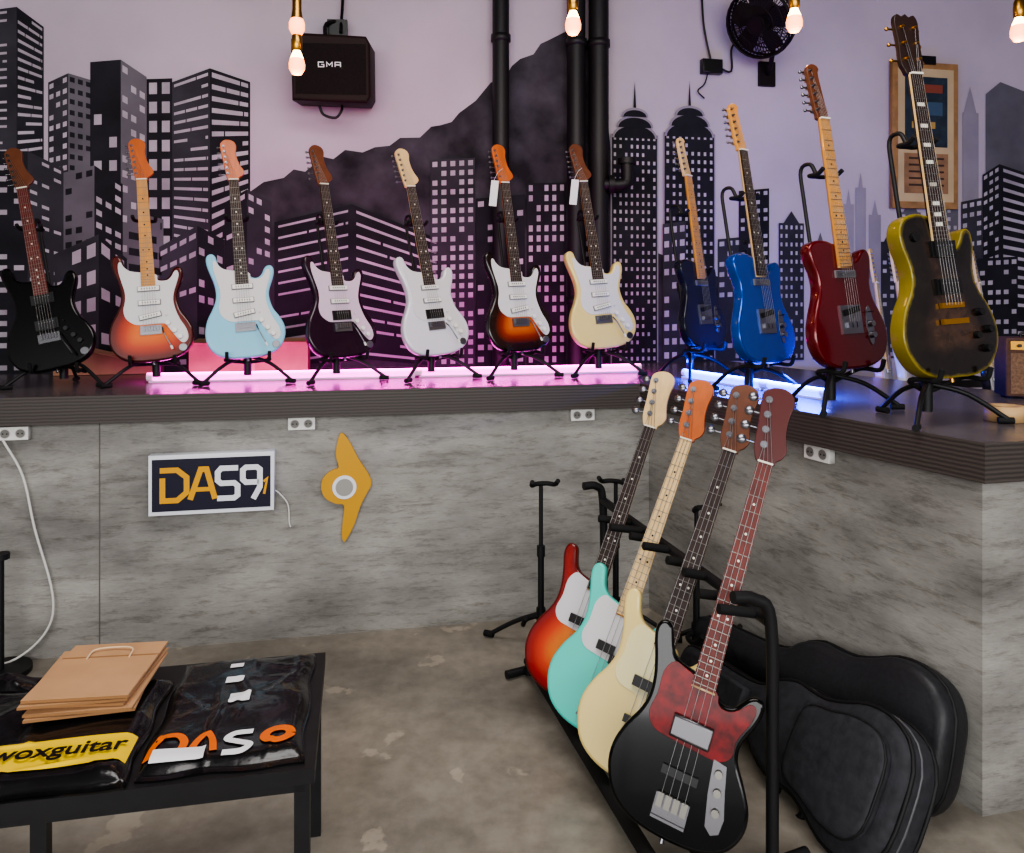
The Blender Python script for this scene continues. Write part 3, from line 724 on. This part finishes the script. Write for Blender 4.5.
# guitars on a low shelf behind the counter
b=MB(); shelfm=mat('shelf_black',(30,28,28),.5)
b.M=Matrix.Translation((2.25,3.93,0))@Matrix.Rotation(.18,4,'Z')
b.box((0,0,.56),(1.1,.4,.03),shelfm)
for x in (-.52,.52):
    for y in (-.17,.17): b.box((x,y,.275),(.04,.04,.55),shelfm)
b.box((0,.19,.9),(1.1,.02,.04),shelfm)
for x in (-.52,.52): b.box((x,.19,.74),(.04,.02,.36),shelfm)
b.obj('display_shelf')
pinkp=mat('paint_shell_pink',(226,176,184),.3,coat=.5)
for i,(x,y,mm) in enumerate(((1.86,3.78,pinkp),(1.98,3.80,whitef),(2.10,3.82,pinkp),(2.45,3.90,navyf))):
    put('strat',mm,x,x-.05,.72,52,by=y,ty=y+.15,board=palemaple,neck=palemaple,guard=pearl,sc=.92)

# ------------------------------------------------------------------ LED tubes (each tube also carries its lamp)
def ledmat(name,rgb,st):
    m=mat(name,(200,200,205),.4); b=m.node_tree.nodes['Principled BSDF']
    b.inputs['Emission Color'].default_value=rgb+(1,); b.inputs['Emission Strength'].default_value=st; return m
pinkL=ledmat('led_magenta',(1.0,.07,.72),4.0)
blueL=ledmat('led_blue',(.015,.06,1.0),7)
ledb=mat('led_base',(210,210,215),.4)
def lamp(name,loc,rot,sx,sy,e,col):
    l=bpy.data.lights.new(name,'AREA'); l.shape='RECTANGLE'; l.size=sx; l.size_y=sy; l.energy=e; l.color=col
    o=bpy.data.objects.new(name,l); COL.objects.link(o); o.location=loc; o.rotation_mode='XYZ'; o.rotation_euler=rot; return o
def led(name,p,q,m,col,e,eb):
    b=MB(); p=Vector(p);q=Vector(q); d=(q-p).normalized(); ang=math.atan2(d.y,d.x)
    b.box((p+q)/2+Vector((0,0,.005)),((q-p).length,.05,.008),ledb,Matrix.Rotation(ang,3,'Z'))
    b.cyl(p+Vector((0,0,.025)),q+Vector((0,0,.025)),.017,m,n=12)
    for x in (p,q): b.cyl(x+Vector((0,0,.025))-d*.012,x+Vector((0,0,.025))+d*.012,.0185,whitep,n=12)
    o=b.obj(name)
    c=(p+q)/2
    a1=lamp('led_down_light',(c.x,c.y,1.085),(0,0,ang),(q-p).length,.05,e,col)
    a2=lamp('led_back_light',(c.x,c.y,1.07),(math.radians(125),0,ang),(q-p).length,.03,eb,col)
    a1.parent=o; a2.parent=o
    return o
MG=(1.0,.03,.62); BL=(.01,.06,1.0)
led('led_tube_light',(-1.57,3.34,1.0),(-.45,3.56,1.0),pinkL,MG,10,3.5)
led('led_tube_light',(-.43,3.564,1.0),(.62,3.79,1.0),pinkL,MG,10,3.5)
p=C+rn*.28
led('led_tube_light',(p.x-.01,p.y+.07,1.0),(p.x+.20,p.y-.38,1.0),blueL,BL,16,10)
led('led_tube_light',(p.x+.21,p.y-.40,1.0),(p.x+.33,p.y-.66,1.0),blueL,BL,12,8)

card=mat('cardboard',(166,130,100),.85,noise=.12,nscale=10)
b=MB(); b.M=Matrix.Translation((-1.27,3.76,1.0))@Matrix.Rotation(.2,4,'Z')
b.box((0,0,.078),(.54,.2,.15),card); b.box((0,-.1005,.078),(.05,.001,.15),mat('box_tape',(190,156,120),.4))
b.box((0,-.02,.158),(.52,.18,.006),card,Matrix.Rotation(.06,3,'X'))
b.obj('cardboard_box')
b=MB(); b.M=Matrix.Translation((-1.93,3.68,1.0))@Matrix.Rotation(.25,4,'Z')
b.box((0,0,.10),(.5,.15,.004),card,Matrix.Rotation(.25,3,'Y')); b.box((0,.04,.052),(.46,.12,.1),card)
b.obj('cardboard_box')
b=MB()
b.lathe([(.032,0),(.055,0),(.055,.045),(.032,.045),(.032,0)],(1.49,2.33,1.001),mat('tape_roll',(196,160,112),.5),n=28)
b.obj('tape_roll')
# small amplifier
b=MB(); b.M=Matrix.Translation((1.93,2.86,1.0))@Matrix.Rotation(-.25,4,'Z')@Matrix.Scale(.62,4)
b.plate([(-.17,.012),(.17,.012),(.17,.36),(-.17,.36)],-.1,.1,mat('amp_tolex',(74,46,30),.7,noise=.3,nscale=80),r=.012)
b.box((0,-.101,.15),(.29,.004,.24),mat('amp_grille',(112,84,60),.8,noise=.4,nscale=120))
b.box((0,-.101,.315),(.29,.004,.05),gold)
for k in range(5): b.cyl((-.1+k*.05,-.1,.315),(-.1+k*.05,-.118,.315),.01,blackp)
for x in (-.13,.13):
    for y in (-.06,.06): b.cyl((x,y,.001),(x,y,.014),.014,rubber)
b.tube([(-.06,0,.36),(-.05,0,.385),(.05,0,.385),(.06,0,.36)],.008,blackp)
b.obj('guitar_amplifier')

# ------------------------------------------------------------------ wall speaker
b=MB(); p=W(-.937,2.50,.16); b.M=Matrix.Translation(p)@Matrix.Rotation(math.atan(.19)-.12,4,'Z')@Matrix.Rotation(.12,4,'X')
spm=mat('speaker_cabinet',(34,21,21),.6,spec=.2)
b.plate([(-.19,-.155),(.17,-.165),(.19,-.13),(.19,.12),(.17,.155),(-.13,.165),(-.19,.135)],-.12,.12,spm,r=.015)
b.box((0,-.1215,-.005),(.34,.004,.24),mat('speaker_grille',(24,17,18),.8,noise=.5,nscale=150,spec=.2))
def sps(x,pts): stroke(b,[(x+q[0]*.013,.004+q[1]*.022) for q in pts],.0045,swhite,y=-.126)
sps(-.045,[(1,1),(-1,1),(-1,0),(1,0),(1,.5),(.1,.5)])
sps(-.005,[(-1,0),(-1,1),(0,.4),(1,1),(1,0)])
sps(.035,[(-1,0),(-1,1),(1,1),(1,0)]); sps(.035,[(-1,.45),(1,.45)])
b.tube([(0,.12,.10),(0,.16,.18),(0,.17,.26)],.012,blackp); b.tube([(-.05,.05,.16),(-.05,.08,.25),(.03,.14,.28)],.01,blackp)
b.box((0,.12,.22),(.10,.03,.12),blackp)
b.tube([(-.08,.0,-.165),(-.06,0,-.21),(.0,.0,-.225),(.03,0,-.19),(.03,.02,-.165)],.007,blackp)
b.obj('wall_speaker')
cable([W(-.90,ZC-.02,.03),W(-.90,2.95,.04),W(-.91,2.72,.10)],.009,'speaker_cable',blackp)

# ------------------------------------------------------------------ wall fan
b=MB(); b.M=Matrix.Translation((1.35,4.18,2.86))@Matrix.Rotation(math.radians(-50),4,'Z')@Matrix.Rotation(math.radians(30),4,'X')
fm=mat('fan_black',(26,20,20),.5,spec=.2)
for r,y in ((.19,0),(.185,-.03),(.185,.03),(.15,-.045),(.10,-.055),(.05,-.058),(.15,.045),(.1,.055)):
    b.tube([(r*math.cos(2*math.pi*k/28),y,r*math.sin(2*math.pi*k/28)) for k in range(28)],.0035 if r<.185 else .007,fm,n=6,sm=0,closed=True)
for k in range(56):
    t=2*math.pi*k/56; c,s=math.cos(t),math.sin(t)
    for sg_ in (-1,1):
        b.tube([(.04*c,sg_*.058,.04*s),(.1*c,sg_*.055,.1*s),(.15*c,sg_*.045,.15*s),(.188*c,sg_*.02,.188*s),(.19*c,0,.19*s)],.0022,fm,n=4,sm=0)
for k in range(5):
    t=2*math.pi*k/5; R=Matrix.Rotation(-t,3,'Y')
    pts=[R@Vector(q) for q in ((.03,.012,-.02),(.09,.022,-.06),(.16,.018,-.06),(.17,-.008,.05),(.10,-.02,.06),(.03,-.01,.02))]
    b.add(pts,[(0,1,4,5),(1,2,3,4)],mat('fan_blade',(44,36,36),.5,spec=.2),True)
b.cyl((0,-.062,0),(0,.03,0),.045,fm,n=20); b.lathe([(.05,.05),(.062,.07),(.06,.14),(.03,.165),(0,.17)],(0,0,0),fm,ax='y')
b.obj('wall_fan')
b=MB(); b.M=RL.copy(); b.M.translation=W(1.50,2.66,.004)
b.box((0,-.012,0),(.1,.02,.14),fm); b.tube([(0,-.02,.0),(-.02,-.09,.03),(-.03,-.14,.12)],.014,fm); b.obj('fan_bracket')
b=MB(); b.M=RL.copy(); b.M.translation=W(1.15,2.68,.004)
b.plate([(-.06,-.04),(.06,-.04),(.06,.04),(-.06,.04)],-.05,0,blackp,r=.008)
b.tube([(.0,-.02,.04),(-.03,-.02,.16),(-.05,-.02,.3),(-.06,-.01,ZC-2.70)],.006,blackp)
b.tube([(.05,-.02,0),(.12,-.03,-.02),(.12,-.03,.10),(.14,-.04,.14),(.16,-.06,.16)],.006,blackp)
b.tube([(-.02,-.02,-.04),(-.04,-.02,-.1),(-.08,-.02,-.14),(-.04,-.02,-.18)],.004,blackp)
b.obj('power_adapter')

# framed certificate board
b=MB(); b.M=RL.copy(); b.M.translation=W(2.525,2.34,.012)
woodf=mat('frame_wood',(150,114,72),.5,noise=.2,nscale=20)
b.plate([(-.225,-.44),(.225,-.44),(.225,.44),(-.225,.44)],-.03,0,woodf,r=.004)
b.box((0,-.031,0),(.38,.004,.80),mat('poster_cream',(186,164,126),.6,noise=.1,nscale=6))
b.box((.0,-.0335,.14),(.29,.003,.42),mat('poster_teal',(36,48,58),.5,noise=.5,nscale=14))
b.box((.02,-.0355,.28),(.18,.002,.05),mat('poster_red',(130,66,50),.5))
b.box((-.02,-.0355,.06),(.16,.002,.04),mat('poster_yellow',(170,140,80),.5))
b.box((.01,-.0355,.16),(.20,.002,.08),mat('poster_blue',(60,84,104),.5))
b.box((.0,-.0335,-.23),(.3,.003,.24),mat('poster_brown',(140,106,76),.5,noise=.3,nscale=10))
for k in range(5): b.box((0,-.0355,-.14-k*.04),(.24,.001,.012),mat('poster_ink',(60,44,36),.6))
b.box((0,-.035,.45),(.12,.015,.05),blackp)
b.obj('framed_poster')

# ------------------------------------------------------------------ pendant bulbs
glow=ledmat('bulb_glow',(1.0,.24,.02),5)
fil=ledmat('bulb_filament',(1.0,.62,.22),16)
def pendant(x,y,z,twin=False):
    b=MB()
    b.lathe([(0,-.055),(.018,-.05),(.030,-.03),(.031,-.01),(.026,.01)],(x,y,z),glow,n=18)
    b.lathe([(.026,.01),(.022,.02),(.014,.04),(.013,.045)],(x,y,z),fil,n=18)
    b.lathe([(.016,.04),(.020,.045),(.021,.075),(.019,.10),(.012,.115),(.004,.12)],(x,y,z),gold,n=16)
    if twin:
        b.lathe([(.0,.10),(.022,.11),(.028,.13),(.024,.16),(.018,.20),(.018,.32),(.010,.34)],(x,y,z),gold,n=16)
        b.lathe([(0,.095),(.017,.10),(.030,.125),(.030,.15),(.024,.165)],(x,y,z),glow,n=16)
    b.cyl((x,y,z+.11),(x,y,ZC),.004,blackp,n=6)
    b.lathe([(0,-.03),(.04,-.03),(.05,0)],(x,y,ZC),gold)
    o=b.obj('pendant_bulb')
    l=bpy.data.lights.new('bulb_lamp','POINT'); l.energy=3; l.color=(1,.5,.18); l.shadow_soft_size=.03
    lo=bpy.data.objects.new('bulb_lamp',l); COL.objects.link(lo); lo.location=(x,y,z-.10); lo.parent=o
pendant(-.838,3.0,2.29,True); pendant(.238,3.0,2.445); pendant(1.10,3.0,2.455); pendant(1.975,3.0,2.42)

# ------------------------------------------------------------------ bass rack with four basses
def bs_(body,bx,by,tx,ty,tz,azm,zb=.105,**kw):
    bs=Vector((bx,by,zb)); d=Vector((tx-bx,ty-by,tz-zb))
    guitar('bass_guitar','bass',body,base=bs,d=d,face=az(azm,.3),sc=d.length/1.17,**kw); return bs,d
cr=mat('guard_ivory',(224,214,160),.35,coat=.15)
q=[bs_(sun_r,.155,2.44,.560,2.74,1.095,-25,zb=.100,guard=pearl,board=rosewood,neck=palemaple,pups='P'),
 bs_(tealf,.217,2.25,.648,2.55,1.085,-25,zb=.100,guard=pearl,board=palemaple,neck=maple,head=orangemaple,pups='P'),
 bs_(creamf,.290,2.03,.725,2.33,1.095,-24,zb=.100,guard=cr,board=rosewood,neck=palemaple,head=brownhead,pups='PJ'),
 bs_(black,.352,1.80,.735,2.075,1.118,-17,zb=.112,guard=tort,board=redwood,neck=palemaple,head=redhead,pups='J')]
rk=MB(); tr=.015; px0=.622
rk.tube([(px0,1.84,.02),(px0,1.84,.3),(px0-.003,1.842,.60),(px0-.045,1.835,.655),(px0-.10,1.82,.665)],tr,black_metal,n=12,sm=5)
rk.tube([(.35,2.93,.02),(.35,2.93,.3),(.345,2.93,.60),(.32,2.92,.655),(.27,2.90,.66)],tr,black_metal,n=12,sm=5)
rk.tube([(.10,1.62,.018),(.42,1.755,.018),(.72,1.88,.018)],tr,black_metal,n=12,sm=3)
rk.tube([(-.02,2.76,.018),(.12,2.83,.018),(.46,2.98,.018)],tr,black_metal,n=12,sm=3)
rk.cyl((px0-.008,1.845,.60),(.345,2.93,.60),.015,black_metal)
rk.cyl((.345,1.72,.06),(.06,2.78,.06),.019,rubber)
rk.cyl((.46,1.77,.06),(.16,2.83,.06),.019,rubber)
rk.cyl((.345,1.72,.01),(.345,1.72,.06),.014,black_metal); rk.cyl((.46,1.77,.01),(.46,1.77,.06),.014,black_metal)
rk.cyl((.06,2.78,.01),(.06,2.78,.06),.014,black_metal); rk.cyl((.16,2.83,.01),(.16,2.83,.06),.014,black_metal)
for bs,d in q:
    t=(.60-bs.z)/d.z; pt=bs+d*t
    rowd=Vector((-.26,.965,0))
    for sgn in (-1,1):
        s0=Vector((0,pt.y,.60))+rowd*sgn*.05; s0.x=px0-.008-.27*((s0.y-1.845)/1.085)
        e=pt+rowd*sgn*.05+Vector((-.05,-.02,.0))
        rk.tube([s0,(s0+e)/2+Vector((0,0,.01)),e+Vector((0,0,.02))],.0125,rubber,n=10)
rk.obj('guitar_rack')

# ------------------------------------------------------------------ empty floor stands
def empty_stand(x,y,h,rot=0):
    b=MB(); b.M=Matrix.Translation((x,y,0))@Matrix.Rotation(rot,4,'Z')
    b.cyl((0,0,.10),(0,0,.40),.012,black_metal); b.cyl((0,0,.38),(0,0,h),.008,black_metal); b.cyl((0,0,.37),(0,0,.41),.016,black_metal)
    b.cyl((0,0,.09),(0,0,.17),.018,black_metal)
    for k in range(3):
        t=2*math.pi*k/3+.3; c,s=math.cos(t),math.sin(t)
        b.tube([(0,0,.15),(.12*c,.12*s,.09),(.24*c,.24*s,.012)],.009,black_metal)
        b.cyl((.22*c,.22*s,.016),(.26*c,.26*s,.014),.0125,rubber)
    b.tube([(-.05,-.07,h+.02),(-.045,-.04,h),(-.02,-.02,h),(.02,-.02,h),(.045,-.04,h),(.05,-.07,h+.02)],.009,rubber)
    b.tube([(0,0,h-.01),(0,-.01,h),(0,-.02,h)],.008,black_metal)
    for sx in (-1,1):
        b.tube([(0,0,.14),(sx*.06,-.02,.14),(sx*.09,-.09,.15),(sx*.09,-.13,.19)],.009,rubber)
    b.obj('guitar_stand')
empty_stand(.112,2.98,.655,.2); empty_stand(.415,3.08,.64,-.4); empty_stand(.68,2.84,.60,.5)

# ------------------------------------------------------------------ gig bag and hard case
BAG=F([(0,0),(-95,6),(-160,44),(-190,115),(-186,190),(-160,255),(-140,320),(-138,380),(-140,440),(-118,505),(-80,560),(-64,640),(-60,800),(-58,920),(-44,975),(0,990),(44,975),(58,920),(60,800),(64,640),(80,560),(118,505),(140,440),(138,380),(140,320),(160,255),(186,190),(190,115),(160,44),(95,6)])
fab=mat('nylon_black',(42,43,48),.75,noise=.3,nscale=40,bump=.12); fab2=mat('nylon_trim',(14,14,16),.6)
hardm=mat('case_vinyl_black',(32,33,37),.45,noise=.2,nscale=90,bump=.05)
def bag(name,base_,top_,face,sc,T,pocket=True,wsc=1.0,m=fab):
    b=MB(); base_=Vector(base_); d=Vector(top_)-base_
    b.M=frame(base_,d,face)@Matrix.Scale(sc,4)
    o=[Vector((p.x*wsc,p.y)) for p in spline(BAG,4)]
    b.plate(o,-T/2,T/2,m,r=.03,grid=.03,bulge=.02,brange=.12,smooth_side=True)
    for y in (-T/2+.02,T/2-.02) if pocket else (-T/2+.05,): b.tube([(p.x*1.008,y,p.y) for p in o[::2]],.006,fab2,n=6,sm=0,closed=True)
    b.tube([(p.x*1.006,-.01,p.y) for p in o[::2]],.0035,mat('zipper',(84,84,88),.4),n=5,sm=0,closed=True)
    if pocket:
        po=[Vector((p.x*wsc,p.y)) for p in spline(F([(0,40),(-90,46),(-138,90),(-142,170),(-122,245),(-105,320),(-60,345),(60,345),(105,320),(122,245),(142,170),(138,90),(90,46)]),4)]
        b.plate(po,-T/2-.036,-T/2,m,r=.014,grid=.03,bulge=.008,brange=.06)
        b.tube([(p.x,-T/2-.026,p.y) for p in po[::2]],.004,fab2,n=6,sm=0,closed=True)
        b.plate([(-.04,.58),(.04,.58),(.035,.86),(-.035,.86)],-T/2-.035,-T/2,m,r=.01)
    else:
        for z in (.12,.45,.75): b.box((-.14*wsc if z<.5 else -.07,-T/2+.03,z),(.03,.03,.04),chrome)
    sx=-.14*wsc
    b.tube([(sx,0,.42),(sx-.045,0,.41),(sx-.055,0,.36),(sx-.045,0,.31),(sx,0,.30)],.011,fab2,n=8)
    return b.obj(name)
bag('guitar_hard_case',(1.140,1.985,.182),(.725,2.835,.14),(-.83,-.42,.33),.99,.12,pocket=False,wsc=1.0,m=hardm)
bag('guitar_gig_bag',(.935,1.79,.165),(.63,2.69,.10),(-.76,-.42,.50),.97,.12,wsc=.95)

# ------------------------------------------------------------------ table with merchandise
TM=Matrix.Translation((-.388,1.514,0))@Matrix.Rotation(math.atan2(.195,.98),4,'Z')
tm=mat('table_black_steel',(26,26,28),.4,noise=.2,nscale=20)
b=MB(); b.M=TM
b.box((-.45,.25,.435),(.9,.5,.03),tm)
for x in (-.875,-.025):
    for y in (.025,.475): b.box((x,y,.21),(.03,.03,.42),tm)
b.box((-.45,.02,.41),(.86,.02,.02),tm); b.box((-.45,.48,.41),(.86,.02,.02),tm)
for x in (-.875,-.025): b.box((x,.25,.41),(.02,.46,.02),tm)
for x in (-.50,-.60): b.box((x,.03,.21),(.028,.028,.42),tm)
b.obj('side_table')
film=mat('shirt_black_film',(14,14,16),.25,coat=.3,bump=.2,nscale=18,noise=.3)
yel=mat('band_yellow',(244,206,8),.4,bump=.12,nscale=18)
lab=mat('label_paper',(225,226,228),.6)
orn=mat('logo_orange',(224,104,14),.4)
def soft_pack(b,x0,x1,y0,y1,z0,h,m,n=48,amp=.002,seed=0):
    rnd=random.Random(seed); ph=[rnd.uniform(0,6) for _ in range(12)]
    cr_=[(rnd.uniform(x0,x1),rnd.uniform(y0,y1),rnd.uniform(0,3.14),rnd.uniform(.03,.12)) for _ in range(26)]
    vs=[];fs=[]
    def hz(a,c):
        x=x0+(x1-x0)*a; y=y0+(y1-y0)*c
        e=min(a,1-a,c,1-c)*min(abs(x1-x0),abs(y1-y0))
        k=1-(1-max(0,min(1,e/.03)))**2
        z=amp*(math.sin(19*x+11*y+ph[0])+.7*math.sin(31*y-17*x+ph[1]))
        for (cx,cy,an,ln) in cr_:
            dx,dy=x-cx,y-cy; u_=dx*math.cos(an)+dy*math.sin(an); v_=-dx*math.sin(an)+dy*math.cos(an)
            if abs(u_)<ln: z+=.0035*math.exp(-(v_/.006)**2)*(1-(u_/ln)**2)
        return z0+h*(.15+.85*k)+k*z
    for j in range(n+1):
        for i in range(n+1):
            a=i/n;c=j/n; vs.append((x0+(x1-x0)*a+.004*math.sin(14*c+ph[3]),y0+(y1-y0)*c+.004*math.sin(12*a+ph[4]),hz(a,c)))
    for j in range(n):
        for i in range(n): fs.append((j*(n+1)+i,j*(n+1)+i+1,(j+1)*(n+1)+i+1,(j+1)*(n+1)+i))
    rim=[j for j in range(n+1)]+[j*(n+1)+n for j in range(1,n+1)]+[n*(n+1)+i for i in range(n-1,-1,-1)]+[j*(n+1) for j in range(n-1,0,-1)]
    o=len(vs); bot=[(vs[i][0],vs[i][1],z0) for i in rim]; r=len(rim)
    for k in range(r): fs.append((rim[k],rim[(k+1)%r],o+(k+1)%r,o+k))
    b.add(vs+bot,fs,m,True)
    def top(x,y): return hz((x-x0)/(x1-x0),(y-y0)/(y1-y0))
    return top
def patch(b,top,x0,x1,y0,y1,m,n=24,off=.0022):
    vs=[(x0+(x1-x0)*i/n,y0+(y1-y0)*j/n,top(x0+(x1-x0)*i/n,y0+(y1-y0)*j/n)+off) for j in range(n+1) for i in range(n+1)]
    fs=[(j*(n+1)+i,j*(n+1)+i+1,(j+1)*(n+1)+i+1,(j+1)*(n+1)+i) for j in range(n) for i in range(n)]
    b.add(vs,fs,m,True)
b=MB(); b.M=TM
t1=soft_pack(b,-.338,-.025,.015,.48,.451,.022,film,seed=1)
patch(b,t1,-.315,-.215,.038,.075,lab,off=.004); patch(b,t1,-.20,-.155,.24,.28,lab,8); patch(b,t1,-.22,-.19,.40,.42,lab,4); patch(b,t1,-.22,-.18,.33,.355,lab,4)
def tstroke(pts,wd,m,off=.003):
    P=[Vector(p) for p in spline(pts,6,False)]
    L=[];R=[]
    for i in range(len(P)):
        t=(P[min(i+1,len(P)-1)]-P[max(i-1,0)]).normalized(); nn=Vector((-t.y,t.x))*wd/2
        L.append(P[i]+nn);R.append(P[i]-nn)
    n=len(P); b.add([(p.x,p.y,t1(p.x,p.y)+off) for p in L+R],[(i,i+1,n+i+1,n+i) for i in range(n-1)],m,True)
tstroke([(-.322,.05),(-.318,.09),(-.302,.118),(-.278,.122),(-.262,.10),(-.262,.07)],.016,orn)
tstroke([(-.245,.06),(-.236,.10),(-.222,.122),(-.208,.10),(-.200,.06)],.014,orn)
tstroke([(-.130,.115),(-.165,.115),(-.178,.098),(-.155,.083),(-.132,.068),(-.145,.050),(-.182,.050)],.016,lab)
tstroke([(-.078+.026*math.cos(t),.09+.022*math.sin(t)) for t in [2*math.pi*k/10 for k in range(11)]],.02,orn)
b.obj('packaged_tshirt')
b=MB(); b.M=TM
t2=soft_pack(b,-.80,-.350,.0,.40,.451,.028,film,seed=4)
patch(b,t2,-.79,-.360,.050,.145,yel,40)
o2=b.obj('packaged_tshirt')
fc=bpy.data.curves.new('band_lettering','FONT'); fc.body='wewoxguitar'; fc.size=.060; fc.extrude=.0006; fc.align_x='RIGHT'; fc.align_y='CENTER'; fc.offset=.0008
fo=bpy.data.objects.new('band_lettering',fc); COL.objects.link(fo); fc.materials.append(blackp)
fo.matrix_world=TM@Matrix.Translation((-.368,.095,.4875)); 
fo.parent=o2
b=MB(); b.M=TM
t3=soft_pack(b,-.87,-.66,.42,.49,.451,.02,film,n=20,seed=6); b.obj('packaged_tshirt')
kraft=mat('kraft_paper',(188,146,106),.8,noise=.07,nscale=12)
b=MB()
for k,(r,dx,dy) in enumerate(((.12,0,-.004),(.03,.008,-.006),(-.04,.0,.008),(.07,-.008,.0),(.0,.004,.003))):
    b.M=TM@Matrix.Translation((-.498+dx,.345+dy,.489+k*.008))@Matrix.Rotation(r-.08,4,'Z')
    b.box((0,0,.003),(.215,.26,.0045),kraft)
    b.box((0,-.130,.003),(.215,.001,.0052),mat('kraft_fold',(150,110,72),.8))
    if k==4:
        b.box((0,.06,.0062),(.215,.004,.0008),mat('kraft_fold',(150,110,72),.8))
        b.box((0,-.08,.0065),(.215,.10,.0012),kraft)
        b.tube([(-.05,.05,.007),(-.045,.085,.012),(-.0,.095,.012),(.04,.085,.012),(.045,.05,.007)],.0022,mat('kraft_cord',(214,186,150),.8),n=5)
b.obj('paper_bag')

b=MB(); b.cyl((-1.86,2.80,0.001),(-1.86,2.80,.42),.012,black_metal); b.cyl((-1.86,2.80,0.001),(-1.86,2.80,.02),.10,black_metal,n=24); b.cyl((-1.86,2.80,.42),(-1.86,2.80,.44),.03,black_metal); b.obj('floor_pole_stand')

# ------------------------------------------------------------------ lights, world, camera
def area(name,loc,rot,sx,sy,e,col=(1,1,1)):
    return lamp(name,loc,[math.radians(a) for a in rot],sx,sy,e,col)
area('storefront_daylight',(.4,-2.9,2.2),(86,0,0),6.8,1.5,265,(1,.985,.975))
area('added_ceiling_fill',(.2,1.4,3.3),(0,0,0),2.2,1.2,62,(1,.96,.93))  # extra unseen lamp added under the ceiling to brighten the room; no fixture modelled
w=bpy.data.worlds.new('world'); scene.world=w; w.use_nodes=True
w.node_tree.nodes['Background'].inputs[0].default_value=(.9,.93,1,1); w.node_tree.nodes['Background'].inputs[1].default_value=.6
try:
    scene.view_settings.look='AgX - Medium High Contrast'
except Exception as ex:
    print('look',ex)
cam=bpy.data.cameras.new('camera'); co=bpy.data.objects.new('camera',cam); COL.objects.link(co)
co.location=(0,0,1.38); co.rotation_euler=(math.radians(90),0,0)
cam.sensor_width=36; cam.lens=27.07; cam.shift_y=-.1284; cam.clip_start=.05
scene.camera=co
